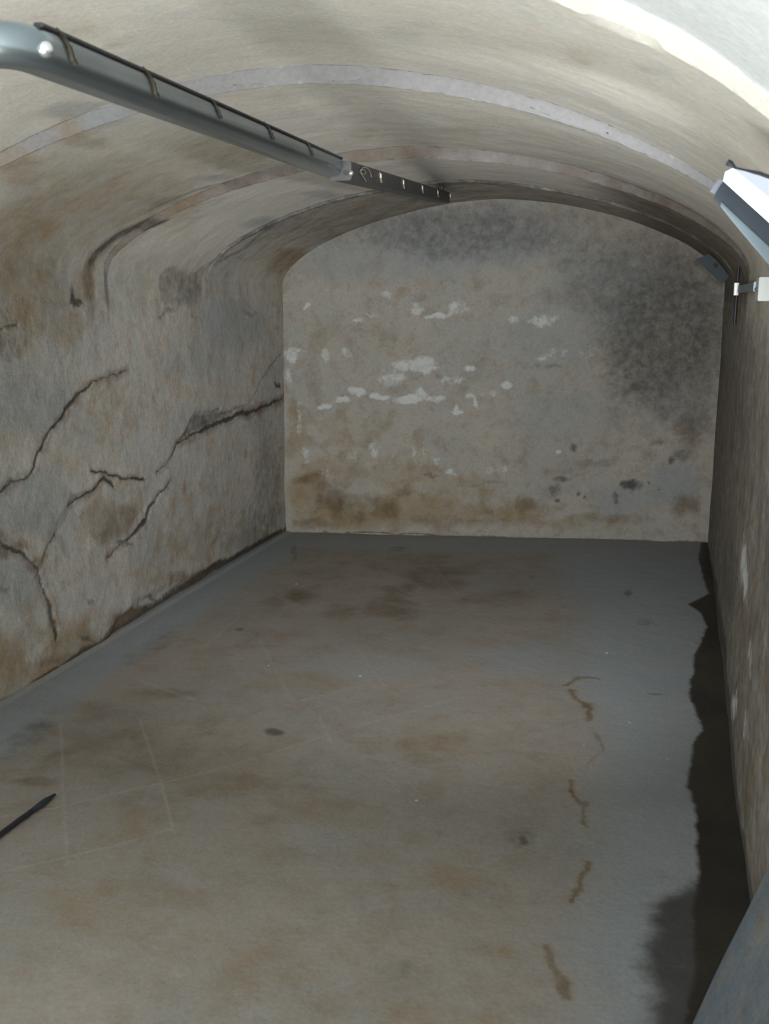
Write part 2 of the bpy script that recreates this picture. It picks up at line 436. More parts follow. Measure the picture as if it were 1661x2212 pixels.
for x, y, rx, ry, k in ((580, 1020, 50, 130, .36), (565, 900, 50, 60, .30), (20, 755, 60, 40, .40), (598, 832, 7, 7, .8), (160, 652, 18, 9, .72), (352, 676, 24, 8, .50), (540, 672, 20, 8, .40), (410, 684, 12, 8, .45), (330, 1292, 16, 10, .6), (185, 1295, 20, 10, .45), (15, 1275, 16, 10, .5), (185, 1385, 20, 8, .5), (270, 1176, 20, 8, .55), (560, 1120, 60, 40, .34)):
    lw.blob('dark', x, y, rx, ry, k)
lw.stroke('brown', [(-80, 1560), (0, 1518), (130, 1440), (240, 1370), (420, 1262), (560, 1180), (625, 1140)], 0.022, 0.66, 0.5)
lw.stroke('dark', [(-80, 1566), (0, 1518), (120, 1447), (240, 1374)], 0.016, 0.72, 0.4)
lw.area('brown', [(205, 1400), (240, 1345), (285, 1305), (330, 1310), (400, 1262), (430, 1235), (500, 1205), (560, 1168), (625, 1135), (625, 1150), (430, 1262), (300, 1345)], 0.02, 0.95, 0.4)
lw.stroke('dark', [(200, 1402), (300, 1335), (420, 1258), (520, 1200), (610, 1150)], 0.040, 0.58, 0.6)
lw.area('dark', [(382, 953), (425, 892), (478, 888), (520, 880), (470, 912)], 0.02, 0.55, 0.4)
LW_DU_TOP = du[:, -1].copy(); LW_S = sv.copy()
P = P+du[..., None]*WV
P_LEFT = P

# ------------------------------------------------------------------ RIGHT WALL
S2, Z2 = np.meshgrid(sv, zv, indexing='ij')
P = wpt(np.full_like(S2, WID), S2, Z2)
rw = Surf(S2, Z2, P, un_right)
du = relief(P, 0.55)
rw.m['brown'] = np.maximum(rw.m['brown'], 0.50*(1-sstep(1.15, 1.75, Z2)))  # the right wall's shade painted in brown and dark, fading upward
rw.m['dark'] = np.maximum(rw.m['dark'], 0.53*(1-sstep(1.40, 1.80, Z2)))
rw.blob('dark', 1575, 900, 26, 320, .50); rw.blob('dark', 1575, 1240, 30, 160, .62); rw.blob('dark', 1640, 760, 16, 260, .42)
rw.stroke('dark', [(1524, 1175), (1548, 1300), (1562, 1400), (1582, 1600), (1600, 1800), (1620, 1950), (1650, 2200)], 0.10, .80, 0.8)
rw.blob('white', 1607, 1230, 10, 70, .62); rw.blob('white', 1588, 1530, 8, 30, .55); rw.blob('ochre', 1610, 1330, 16, 90, .5); rw.blob('grey', 1650, 1150, 20, 200, .5)
rw.blob('white', 1622, 1420, 8, 50, .45); rw.blob('ochre', 1620, 1700, 20, 90, .4); rw.blob('white', 1615, 1570, 7, 50, .45)
RW_DU_TOP = du[:, -1].copy()
P = P-du[..., None]*WV
P_RIGHT = P

# ------------------------------------------------------------------ FAR WALL
uv = np.arange(-0.10, WID+0.101, 0.0125); zv2 = np.arange(-0.05, 2.36, 0.0125)
U2, Z2 = np.meshgrid(uv, zv2, indexing='ij')
P = wpt(U2, np.zeros_like(U2), Z2)
fw = Surf(U2, Z2, P, un_far)
ds = relief(P, 0.7)
for x, y, rx, ry, k in ((658, 662, 8, 5, .9), (768, 693, 15, 6, .62), (800, 680, 20, 8, .5), (900, 665, 22, 14, .50), (945, 685, 34, 7, .62), (985, 668, 30, 14, .55), (840, 640, 20, 12, .45), (1172, 692, 32, 12, .62), (1110, 690, 20, 10, .4),
                        (630, 772, 16, 18, .66), (624, 815, 8, 26, .62), (640, 760, 20, 6, .6), (704, 768, 10, 18, .62), (748, 764, 12, 12, .55), (880, 792, 36, 14, .66), (918, 792, 26, 24, .66), (845, 815, 34, 16, .56), (1015, 796, 14, 6, .85), (1090, 830, 16, 8, .80),
                        (775, 848, 24, 10, .78), (702, 878, 14, 7, .84), (742, 866, 20, 8, .84), (820, 855, 26, 8, .80), (880, 862, 36, 10, .82), (935, 862, 22, 8, .70), (1016, 856, 10, 5, .75), (1028, 870, 5, 14, .80), (988, 893, 15, 5, .92), (984, 880, 6, 10, .8), (905, 852, 12, 16, .66),
                        (645, 900, 7, 50, .44), (806, 965, 14, 26, .58), (897, 975, 5, 16, .60), (920, 976, 4, 12, .58), (760, 985, 16, 12, .42), (660, 985, 12, 18, .5), (1210, 760, 34, 10, .46), (1180, 775, 26, 8, .44), (975, 1020, 18, 6, .55), (945, 1000, 8, 14, .5),
                        (1204, 975, 8, 4, .75), (1070, 1015, 30, 14, .34), (1285, 760, 40, 14, .32), (980, 820, 30, 12, .45), (1060, 850, 30, 10, .42), (700, 1020, 10, 20, .36)):
    fw.blob('white', x, y, rx*1.1, ry*1.1, k*1.02, warp=0.6)
for x, y, rx, ry, k in ((780, 1110, 180, 40, .66), (660, 1060, 60, 60, .66), (900, 1100, 120, 50, .58), (1060, 1110, 160, 35, .52), (700, 1010, 80, 26, .50), (860, 1030, 120, 36, .44), (1250, 1130, 150, 22, .42), (1000, 1050, 110, 36, .42), (640, 940, 30, 90, .42), (760, 930, 90, 60, .30), (830, 740, 60, 40, .3), (700, 720, 60, 60, .3)):
    fw.blob('ochre', x, y, rx, ry, k)
for x, y, rx, ry, k in ((720, 1085, 34, 38, .66), (660, 1035, 40, 16, .56), (700, 1055, 30, 14, .55), (790, 1080, 50, 18, .50), (830, 1105, 50, 24, .56), (770, 1118, 30, 18, .5), (880, 1065, 34, 14, .46), (1140, 1090, 30, 22, .55), (1050, 1100, 30, 16, .42), (1380, 838, 40, 12, .52), (1480, 1100, 44, 30, .55),
                        (1000, 1130, 160, 14, .40), (680, 1130, 60, 14, .5), (1330, 1120, 120, 16, .42), (940, 815, 12, 6, .5), (1250, 640, 120, 40, .34), (1480, 930, 30, 50, .45)):
    fw.blob('brown', x, y, rx, ry, k)
for x, y, rx, ry, k in ((1358, 1052, 24, 16, .72), (1240, 962, 16, 12, .60), (1212, 1040, 26, 10, .55), (1195, 1060, 16, 9, .55), (1248, 1072, 8, 5, .7), (1205, 1075, 10, 6, .6), (1300, 1000, 50, 14, .40), (1330, 1075, 12, 7, .55), (1420, 1060, 5, 5, .6), (1395, 1045, 6, 4, .6), (1180, 1020, 16, 8, .4), (1470, 985, 30, 16, .5), (1420, 960, 26, 10, .45), (1450, 1000, 10, 8, .6), (1268, 1080, 6, 5, .6),
                        (930, 1030, 22, 5, .5), (1290, 1100, 8, 5, .5), (690, 1090, 16, 26, .42), (745, 1095, 20, 26, .42), (1490, 760, 70, 170, .42), (1380, 800, 110, 40, .36), (1450, 640, 90, 90, .48), (1300, 560, 150, 60, .36), (1180, 790, 60, 7, .42), (1500, 900, 50, 60, .44), (905, 640, 26, 16, .32), (1050, 1045, 80, 6, .36), (1400, 700, 80, 40, .30), (1000, 500, 330, 80, .46), (1440, 720, 190, 230, .56), (1380, 600, 190, 130, .40)):
    fw.blob('dark', x, y, rx, ry, k)  # the broad right-hand patches put shade into the colour
for x, y, rx, ry, k in ((1000, 520, 260, 90, .62), (740, 560, 120, 60, .50), (1300, 640, 180, 120, .50), (1450, 1050, 80, 60, .62), (1200, 720, 160, 80, .45), (1350, 1080, 90, 40, .55), (870, 560, 100, 60, .45), (1250, 900, 160, 60, .35), (1440, 860, 90, 100, .4)):
    fw.blob('grey', x, y, rx, ry, k)
fw.stroke('dark', [(600, 1152), (800, 1151), (960, 1158), (1200, 1166), (1520, 1172)], 0.012, .62, 0.3)
ds += 0.004*fw.m['white']
P = P-ds[..., None]*AX
wall_far = grid_object('wall_far', P, M_FAR, fw.m, flip=False)

# ------------------------------------------------------------------ VAULT (ceiling)
extra = []
for q in SS[1:-1]: extra += [q, q-0.004, q+0.004]
sv3 = np.unique(np.round(np.concatenate([np.arange(S_NEAR, 0.081, 0.02), LW_S[LW_S < 0.08], extra]), 4))
NA = 210
prm = np.linspace(-1, 1, NA)
wv = np.linspace(0, 3.6, NA+10)[None, :]+0*sv3[:, None]
wav = 0.07*fbm(np.stack([wv, np.round(sv3, 0)[:, None]*0.35+0*wv, 0*wv], -1), 3.2, 5, 0.6, 4.0)
se = sv3[:, None]+wav*sstep(-8.0, -7.5, sv3)[:, None]*(1-sstep(-0.6, -0.2, sv3))[:, None]
zs = np.interp(se, SS, ZS); bb = np.interp(se, SS, BB)
# vertical feet from BASE to the spring, then the arch
foot = 5
th = np.linspace(0, math.pi, NA)
ca, sa = np.cos(th), np.sin(th)
xx = -np.sign(ca)*np.abs(ca)**(2/PN); yy = np.abs(sa)**(2/PN)
u_arch = UC+np.where(xx < 0, xx*HL, xx*HR)
U = np.concatenate([np.zeros(foot), u_arch, np.full(foot, WID)])[None, :].repeat(len(sv3), 0)
tf = np.linspace(0, 1, foot, endpoint=False)
tfa = np.concatenate([tf, np.ones(NA), tf[::-1]]); yya = np.concatenate([np.zeros(foot), yy, np.zeros(foot)])
Z = BASE+(zs-BASE)*tfa[None, :]+bb*yya[None, :]
S3 = sv3[:, None].repeat(U.shape[1], 1)
P = wpt(U, S3, Z)
# inward normal in the cross-section
gu = np.gradient(U, axis=1); gz = np.gradient(Z, axis=1)
ln = np.hypot(gu, gz)+1e-9
nu, nz = gz/ln, -gu/ln
vt = Surf(S3, U, P, un_vault)
dn = relief(P, 0.55)
tl = np.interp(sv3, LW_S, LW_DU_TOP)[:, None]; tr = np.interp(sv3, LW_S, RW_DU_TOP)[:, None]
arcpos = np.cumsum(ln, 1); arcpos -= arcpos[:, :1]; tot = arcpos[:, -1:]
wl = 1-sstep(0.0, 0.5, arcpos); wr = 1-sstep(0.0, 0.5, tot-arcpos)
relL = relief(P)
dn = dn*(1-wl-wr)+wl*relL+wr*relief(P, 0.55)
dn[:, 0] = np.interp(sv3, LW_S, LW_DU_TOP); dn[:, -1] = np.interp(sv3, LW_S, RW_DU_TOP)
P = P+dn[..., None]*(nu[..., None]*WV+nz[..., None]*np.array([0, 0, 1.0]))
# bare grey cement on the step faces, each bay's brightness put into its colour
cvar = np.clip(1.0+0.9*fbm(P, 2.2, 4, 0.6, 31.0), 0.55, 1.2)
for a0, a1, k, lay in ((-3.505, -3.485, 1.35, 'cement'), (-2.210, -2.190, 1.30, 'cement'), (-2.210, -2.190, 0.56, 'brown'), (-1.160, -1.145, .60, 'dark')):
    on = cvar*(1-sstep(-0.004 if lay == 'dark' else 0.0, 0.045 if lay == 'dark' else 0.010, np.abs(se-(a0+a1)/2)-(a1-a0)/2))
    vt.m[lay] = np.maximum(vt.m[lay], k*on*(0.6+0.4*sstep(1.62, 1.95, Z)))
hz = sstep(1.62, 2.10, Z)
vt.m['near_bay_light'] = np.maximum(vt.m['near_bay_light'], 1.3*(1-sstep(-4.99, -4.975, se)))  # lamplight on the nearest bay painted into its colour
bay_light = np.where(se < -3.495, 0.80, np.where(se < -2.2, 0.58, np.where(se < -1.15, 1.25, 0.0)))
vt.m['bay_light'] = np.maximum(vt.m['bay_light'], bay_light*hz)
haunch_shade = sstep(-2.45, -2.12, se)*sstep(1.75, 2.55, U)  # shade of the far right haunch, put into the colour
vt.m['brown'] = np.maximum(vt.m['brown'], 0.62*haunch_shade)
vt.m['dark'] = np.maximum(vt.m['dark'], 0.50*haunch_shade)
vt.m['bay_light'] *= 1-haunch_shade
vt.m['brown'] = np.maximum(vt.m['brown'], np.where(se > -1.152, 0.40, 0.0)*hz)
for x, y, rx, ry, k in ((260, 420, 260, 110, .48), (60, 500, 120, 120, .50), (480, 330, 160, 60, .42), (190, 300, 60, 26, .50), (60, 370, 60, 50, .50), (20, 520, 40, 60, .5), (620, 560, 60, 24, .62), (400, 480, 50, 30, .35), (330, 350, 60, 30, .35), (120, 60, 100, 40, .30), (1000, 290, 80, 16, .32), (1250, 110, 60, 40, .28), (780, 290, 40, 20, .35), (250, 90, 40, 20, .3)):
    vt.blob('ochre', x, y, rx, ry, k)
vt.stroke('dark', [(206, 548), (240, 520), (278, 500), (316, 488), (350, 480)], 0.040, .62, .3)  # shadow under the step edge, painted as a dark streak
vt.stroke('brown', [(206, 548), (240, 520), (278, 500), (316, 488), (350, 480)], 0.070, .55, .5)
vt.stroke('dark', [(350, 655), (420, 600), (480, 562), (530, 538), (600, 480), (680, 443), (742, 424)], 0.030, .46, .4)
vt.stroke('dark', [(330, 450), (430, 408), (500, 390), (560, 373)], 0.030, .44, .4)
for x, y, rx, ry, k in ((235, 600, 20, 8, .34),):
    vt.blob('dark', x, y, rx, ry, k, warp=0.4)
for x, y, rx, ry, k in ((180, 235, 120, 26, .55), (100, 600, 90, 50, .50), (60, 420, 40, 40, .32), (350, 430, 60, 14, .5), (470, 380, 60, 8, .5), (1390, 140, 30, 26, .35), (880, 60, 60, 30, .3), (700, 420, 60, 10, .5), (580, 480, 60, 14, .55)):
    vt.blob('grey', x, y, rx, ry, k)
dL = np.clip(arcpos, 0, None); dR = tot-arcpos
for k in LAYERS:
    for sf, col_, dd in ((lw, 0, dL), (rw, -1, dR)):
        mv, ms = vt.m[k][:, col_].copy(), sf.m[k][:, -1].copy()
        ms_v = np.interp(sv3, LW_S, ms); mv_s = np.interp(LW_S, sv3, mv)
        top = np.maximum(ms_v, mv)[:, None]; sp_ = 0.10 if k in ('dark', 'cement', 'white') else 0.38
        vt.m[k] = np.maximum(vt.m[k], top*(1-sstep(0.0, sp_, dd)))
        sf.m[k] = np.maximum(sf.m[k], np.maximum(ms, mv_s)[:, None]*(1-sstep(0.0, sp_, BASE-zv))[None, :])
wall_left = grid_object('wall_left', P_LEFT, M_LEFT, lw.m, flip=False)
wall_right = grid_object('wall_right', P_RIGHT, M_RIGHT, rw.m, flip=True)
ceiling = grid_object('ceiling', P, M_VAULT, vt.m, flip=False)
ceiling.data.set_sharp_from_angle(angle=math.radians(28))

# ------------------------------------------------------------------ NEAR END: end wall with the doorway behind the camera
M_PLAIN = stone_mat('end_wall_plaster', (0.42, 0.40, 0.35), (0.38, 0.36, 0.31), (0.30, 0.27, 0.21))
bm = bmesh.new()
def near(u, z, ds=0.0): return Vector(wpt(u, S_NEAR+0.06+ds, z))
for (u0, u1, z0, z1) in ((-0.1, 0.9, -0.05, 2.45), (1.9, WID+0.1, -0.05, 2.45), (0.9, 1.9, 2.0, 2.45)):
    prism(bm, [near(u0, z0), near(u1, z0), near(u1, z1), near(u0, z1)], [near(u0, z0, -0.2), near(u1, z0, -0.2), near(u1, z1, -0.2), near(u0, z1, -0.2)])
wn = bm_object('wall_near', bm, M_PLAIN, smooth=False); wn['kind'] = 'structure'

# ------------------------------------------------------------------ SLOPING PLINTH at the foot of the right wall, close to the camera
M_PLINTH = stone_mat('plinth_cement', (0.098, 0.118, 0.138), (0.082, 0.100, 0.118), (0.135, 0.130, 0.115), 2.5, 9, 70)
ua, _, za = sec(1661, 1775, -4.86)
pts0 = []
ns = 60; nt_ = 28
sp = np.linspace(-8.45, -4.86, ns)
PP = np.zeros((ns, nt_, 3))
top_u, top_z = WID+0.03, za*1.06
for j, t in enumerate(np.linspace(0, 1, nt_)):
    uu = 2.690+(top_u-2.690)*t
    zz = -0.01+(top_z+0.01)*t**0.92
    PP[:, j] = wpt(np.full(ns, uu), sp, np.full(ns, zz))
rn = 0.02*fbm(PP, 5, 4)
PP[..., 2] += rn; 
bm = bmesh.new()
vg = [[bm.verts.new(Vector(PP[i, j])) for j in range(nt_)] for i in range(ns)]
for i in range(ns-1):
    for j in range(nt_-1):
        bm.faces.new((vg[i][j], vg[i+1][j], vg[i+1][j+1], vg[i][j+1]))
for row in (vg[0], vg[-1]):
    k = bm.verts.new(Vector(wpt(WID+0.03, room(np.array(row[0].co))[1], -0.02)))
    for j in range(nt_-1): bm.faces.new((row[j], row[j+1], k))
pl = bm_object('trim_1', bm, M_PLINTH); pl['kind'] = 'structure'

# ------------------------------------------------------------------ GALVANISED RAIL under the vault
M_GALV = simple_mat('galvanised_steel', (0.25, 0.295, 0.32), 0.25, 0.85, 0.18, 14, 0.15)
M_DULL = simple_mat('dull_dark_steel', (0.060, 0.062, 0.064), 0.55, 0.35, 0.3, 20, 0.2)
M_BLACK = simple_mat('black_rubber', (0.014, 0.015, 0.022), 0.5, 0.0, 0.3, 30)
M_RUST = simple_mat('rusty_clip', (0.045, 0.040, 0.026), 0.7, 0.3, 0.5, 60)
M_BRIGHT = simple_mat('bright_zinc', (0.75, 0.78, 0.80), 0.22, 0.9, 0.05, 30)
M_WIRE = simple_mat('pale_wire', (0.45, 0.40, 0.32), 0.4, 0.6, 0.15, 30)

def dpt(x, y, dist):
    return psec(x, y, -6.9232+dist)
FAR_C = dpt(958, 427, 6.02); JOI_C = dpt(722, 364, 3.50); JOI_B = dpt(736, 369, 3.45); NEA_C = dpt(34, 94, 1.58)
rail = empty('slotted_rail', JOI_C, 'long grey galvanised steel rail hung lengthwise under the stepped vault, its far half darker', 'metal rail')

def beam(bm, p0, p1, hgt, wid, r=0.012, h1=None, w1=None, seg=5):
    p0, p1 = Vector(p0), Vector(p1)
    d = (p1-p0).normalized(); x = d.cross(Vector((0, 0, 1)) if abs(d.z) < 0.98 else Vector(AX)).normalized(); y = x.cross(d)
    def ring(p, h, w):
        out = []
        for sx, sy, a0 in ((1, 1, 0), (-1, 1, 90), (-1, -1, 180), (1, -1, 270)):
            for k in range(seg):
                a = math.radians(a0+90*k/(seg-1))
                out.append(p+x*(sx*(w/2-r)+r*math.cos(a))+y*(sy*(h/2-r)+r*math.sin(a)))
        return out
    prism(bm, ring(p0, hgt, wid), ring(p1, h1 or hgt, w1 or wid))
    return d, x, y

hn = sec(34, 94, -6.9232+1.58)
left_end = Vector(wpt(0.32, hn[1]+0.02, hn[2]))
def sweep(bm, pts, hgt, wid, r, seg=6):
    pts = [Vector(p) for p in pts]; rings = []
    for i, p in enumerate(pts):
        a = (pts[i]-pts[i-1]).normalized() if i else None; b = (pts[i+1]-pts[i]).normalized() if i < len(pts)-1 else None
        d = a if b is None else b if a is None else (a+b).normalized()
        k = 1.0 if a is None or b is None else 1/max(0.5, math.cos(a.angle(b)/2))
        x = d.cross(Vector((0, 0, 1))).normalized(); y = x.cross(d)
        ring = []
        for sx, sy, a0 in ((1, 1, 0), (-1, 1, 90), (-1, -1, 180), (1, -1, 270)):
            for q in range(seg):
                t = math.radians(a0+90*q/(seg-1))
                ring.append(bm.verts.new(p+x*k*(sx*(wid/2-r)+r*math.cos(t))+y*(sy*(hgt/2-r)+r*math.sin(t))))
        rings.append(ring)
    n = len(rings[0])
    for r0, r1 in zip(rings, rings[1:]):
        for q in range(n): bm.faces.new((r0[q], r0[(q+1) % n], r1[(q+1) % n], r1[q]))
    bm.faces.new(rings[0][::-1]); bm.faces.new(rings[-1])
d1 = (JOI_C-NEA_C).normalized(); x1 = d1.cross(Vector((0, 0, 1))).normalized(); y1 = x1.cross(d1)
dl = (left_end-NEA_C).normalized(); RB = 0.058
bend = [JOI_C, NEA_C.lerp(JOI_C, 0.5)]
for k in range(7):
    t = k/6
    bend.append((NEA_C+d1*RB)*(1-t)**2+(NEA_C-d1*0.006)*2*t*(1-t)+(NEA_C+dl*RB)*t*t)
bend.append(left_end)
bm = bmesh.new(); sweep(bm, bend, 0.062, 0.078, 0.027, 8)
reparent(bm_object('near_channel', bm, M_GALV), rail)
bm = bmesh.new(); d2, x2, y2 = beam(bm, JOI_B, FAR_C, 0.060, 0.070, 0.010)
o = reparent(bm_object('far_channel', bm, M_DULL), rail); o['label'] = 'darker far channel'
# lip along the upper edge of the near channel
bm = bmesh.new(); beam(bm, NEA_C+y1*0.031+x1*0.022+d1*0.03, JOI_C+y1*0.031+x1*0.022, 0.007, 0.016, 0.003)
reparent(bm_object('lip', bm, M_DULL), rail)
bm = bmesh.new(); bmesh.ops.create_uvsphere(bm, u_segments=20, v_segments=12, radius=0.012)
ob = bm_object('bolt_head', bm, M_BRIGHT)
pb = NEA_C+x1*0.036-y1*0.006+d1*0.020
ob.data.transform(Matrix.Translation(pb)); reparent(ob, rail)

def clip(bm, c, d, x, y, hw, hh, size=1.0, ins=0.006):
    """thin hooked strap lying on the right-hand side face: from the top lip down, then kicked forward"""
    pts = [c+x*(hw-0.010-ins)+y*(hh+0.004), c+x*(hw+0.002-ins)+y*(hh-0.008), c+x*(hw+0.002)+y*(hh-0.020)+d*0.002, c+x*(hw+0.002)+y*(hh-0.032*size)+d*0.010, c+x*(hw+0.002)+y*(hh-0.036*size)+d*0.018]
    for p, q in zip(pts, pts[1:]):
        beam(bm, p, q+(q-p).normalized()*0.002, 0.006*size, 0.008*size, 0.002, seg=3)

def rail_at(px, A, B):
    """point of the rail axis A-B that projects to image column px"""
    lo, hi = 0.0, 1.0
    for _ in range(50):
        t = (lo+hi)/2; p = np.array(A.lerp(B, t))-CAM
        x = CX+F*(p@RGT)/(p@FWD)
        if x < px: lo = t
        else: hi = t
    return A.lerp(B, t)
for k, px in enumerate((96, 285, 432, 552, 642)):
    bm = bmesh.new(); clip(bm, rail_at(px, NEA_C, JOI_C), d1, x1, y1, 0.039, 0.031, 1.15 if k < 2 else 0.9)
    o = reparent(bm_object('clip', bm, M_RUST if k < 2 else M_DULL), rail)
    if k == 1: o['label'] = 'rusty brown clip'
for px in (800, 852, 895, 930, 963):
    bm = bmesh.new(); clip(bm, rail_at(px, JOI_B, FAR_C), d2, x2, y2, 0.0355, 0.024, 1.0, 0.0)
    reparent(bm_object('clip', bm, M_WIRE), rail)
bm = bmesh.new(); bmesh.ops.create_uvsphere(bm, u_segments=16, v_segments=10, radius=0.0085)
ob = bm_object('joint_bolt', bm, M_BRIGHT)
ob.data.transform(Matrix.Translation(rail_at(727, JOI_B, FAR_C)+x2*0.040-y2*0.010-d2*0.03)); reparent(ob, rail); ob['label'] = 'bright round bolt head at the joint'
cj = rail_at(750, JOI_B, FAR_C)+x2*0.040
bm = bmesh.new()
tube(bm, [cj+d2*(0.02+0.17*(1-math.cos(a))*0.5)+y2*(0.022*math.sin(a)+0.004-0.012*a/3)+x2*0.003 for a in np.linspace(0.0, 3.0, 20)], 0.0017, 6)
tube(bm, [cj+d2*(0.0+0.10*t)+y2*(0.0-0.024*t)+x2*0.003 for t in np.linspace(0, 1, 8)], 0.0015, 6)
tube(bm, [cj+d2*(0.045-0.045*math.cos(a))+y2*(0.007*math.sin(a)+0.004)+x2*0.004 for a in np.linspace(0.3, 5.4, 20)], 0.0014, 6)
reparent(bm_object('wire_loop', bm, M_WIRE), rail)
# hanger from the rail up to the vault at its far end
bm = bmesh.new(); fu, fs, fz = room(np.array(FAR_C)); p = FAR_C-d2*0.12
beam(bm, p, Vector((p.x, p.y, p.z+0.10)), 0.02, 0.03, 0.004)
reparent(bm_object('hanger', bm, M_DULL), rail)

# ------------------------------------------------------------------ FLOODLIGHT on the right haunch
E_STRIP = emit_mat('lit_diffuser', (0.90, 0.97, 1.0), 5.0)
E_FACE = emit_mat('lit_glass', (0.76, 0.84, 1.0), 0.62)
M_HOUS = simple_mat('lamp_housing_paint', (0.035, 0.045, 0.060), 0.45, 0.3, 0.2, 25)
M_EDGE = simple_mat('lamp_lower_rim', (0.16, 0.21, 0.25), 0.4, 0.4, 0.1, 25)
SL = -5.02
lamp = empty('floodlight', psec(1600, 420, SL), 'lit white floodlight with dark housing on the right side of the vault', 'lamp')
def off(lst, s0, dx, dy, s1): return [psec(x+dx, y+dy, s1) for x, y in lst]
strip = [(1566, 374), (1584, 362), (1700, 476), (1700, 530), (1661, 478), (1562, 392)]
strip = [(1567, 372), (1583, 364), (1690, 452), (1690, 506), (1563, 391)]
glass = [(1583, 364), (1610, 370), (1690, 396), (1690, 452)]
bm = bmesh.new(); prism(bm, [psec(x, y, SL) for x, y in strip], [psec(x, y, SL+0.012) for x, y in strip])
o = reparent(bm_object('diffuser', bm, E_STRIP, smooth=False), lamp); o['label'] = 'glowing white diffuser strip'
bm = bmesh.new(); prism(bm, [psec(x, y, SL) for x, y in glass], [psec(x, y, SL+0.012) for x, y in glass])
reparent(bm_object('glass', bm, E_FACE, smooth=False), lamp)
body0 = [(1563, 391), (1690, 506), (1690, 590), (1600, 497), (1541, 432), (1547, 414)]
bm = bmesh.new(); prism(bm, [psec(x, y, SL-0.001) for x, y in body0], [psec(x+8, y-4, SL+0.05) for x, y in body0])
reparent(bm_object('housing', bm, M_HOUS, bevel=0.002), lamp)
rim = [(1558, 436), (1690, 560), (1690, 606), (1600, 500), (1556, 446)]
bm = bmesh.new(); prism(bm, [psec(x, y, SL-0.004) for x, y in rim], [psec(x, y, SL+0.02) for x, y in rim])
reparent(bm_object('rim', bm, M_EDGE, bevel=0.001), lamp)
cap = [(1563, 389), (1552, 386), (1533, 414), (1545, 420)]
bm = bmesh.new(); prism(bm, [psec(x, y, SL+0.001) for x, y in cap], [psec(x, y, SL+0.03) for x, y in cap])
reparent(bm_object('end_cap', bm, simple_mat('lamp_end_cap', (0.20, 0.21, 0.26), 0.5, 0.2), bevel=0.001), lamp)
bm = bmesh.new(); tube(bm, [psec(x, y, SL+0.004) for x, y in ((1571, 350), (1578, 354), (1588, 365), (1610, 369), (1640, 374), (1670, 386), (1720, 404))], [0.0055, 0.0055, 0.0035, 0.003, 0.003, 0.003, 0.003], 10)
reparent(bm_object('cord', bm, M_BLACK), lamp)
lu, ls, lz = sec(1690, 520, SL)
bm = bmesh.new(); beam(bm, psec(1680, 520, SL+0.03), Vector(wpt(WID+0.02, SL+0.05, lz-0.01)), 0.02, 0.02, 0.003)
reparent(bm_object('wall_arm', bm, M_HOUS), lamp)

# ------------------------------------------------------------------ BRACKET PLATE
M_PLATE = simple_mat('slate_grey_plate', (0.050, 0.066, 0.080), 0.5, 0.1, 0.08, 18)
SB = -0.90
br = empty('bracket_plate', psec(1545, 590, SB), 'small slate grey metal bracket plate with a dark hole, high in the far right corner', 'bracket')
out = [(1502, 560), (1530, 549), (1546, 561), (1565, 584), (1574, 598), (1560, 614)]
bm = bmesh.new(); prism(bm, [psec(x, y, SB) for x, y in out], [psec(x, y, SB+0.006) for x, y in out])
reparent(bm_object('plate', bm, M_PLATE, smooth=False), br)
bm = bmesh.new()
c = psec(1546, 573, SB-0.002); ex = (psec(1551, 573, SB-0.002)-c); ez = (psec(1546, 568, SB-0.002)-c)
A_ = [c+ex*math.cos(a)+ez*math.sin(a) for a in np.linspace(0, 2*math.pi, 14, endpoint=False)]
prism(bm, A_, [p+Vector(AX)*0.004 for p in A_])
o = reparent(bm_object('hole', bm, M_RUST), br)

# ------------------------------------------------------------------ CABLE WITH BRIGHT CLIP, and the junction box on the right wall
SCB = -1.92
ww = lambda z, s, o_=0.0: Vector(wpt(WID-0.012-o_, s, z))
def wall_z(x, y):
    s, z = un_right(x, y); return s, z
cab = empty('wall_cable', ww(1.6, SCB), 'short dark cable held by a bright metal clip on the right wall', 'cable')
zz = [sec(1590, y, SCB)[2] for y in (578, 600, 640, 670, 700)]
bm = bmesh.new(); tube(bm, [ww(z, SCB, 0.012) for z in zz], 0.008, 10)
reparent(bm_object('cable', bm, M_BLACK), cab)
bm = bmesh.new()
z0, z1 = sec(1590, 638, SCB)[2], sec(1590, 611, SCB)[2]
beam(bm, ww(z0, SCB-0.016, 0.016), ww(z1, SCB-0.016, 0.016), 0.016, 0.022, 0.004)
o = reparent(bm_object('clip', bm, simple_mat('bright_clip', (0.85, 0.88, 0.88), 0.25, 0.0, 0.04)), cab); o['label'] = 'shiny metal clip'  # the clip's glint is put into its bright base colour
bm = bmesh.new()
beam(bm, ww((z0+z1)/2, SCB-0.02, 0.004), ww((z0+z1)/2, SCB-1.10, 0.004), 0.034, 0.014, 0.004)
reparent(bm_object('cable_cover', bm, M_EDGE), cab)
M_BOX = simple_mat('white_plastic', (0.30, 0.325, 0.32), 0.45, 0.0, 0.05, 20)
SJ = -3.50
zj0, zj1 = sec(1655, 650, SJ)[2], sec(1655, 600, SJ)[2]
jb = empty('junction_box', ww((zj0+zj1)/2, SJ-0.05), 'white plastic junction box on the right wall at the photo edge', 'junction box')
bm = bmesh.new(); beam(bm, ww((zj0+zj1)/2, SJ, 0.012), ww((zj0+zj1)/2, SJ-0.12, 0.012), zj1-zj0, 0.045, 0.004)
reparent(bm_object('box_body', bm, M_BOX), jb)
bm = bmesh.new(); bmesh.ops.create_uvsphere(bm, u_segments=12, v_segments=8, radius=0.007)
ob = bm_object('screw', bm, M_DULL); ob.data.transform(Matrix.Translation(ww((zj0+zj1)/2, SJ-0.05, 0.035))); reparent(ob, jb)

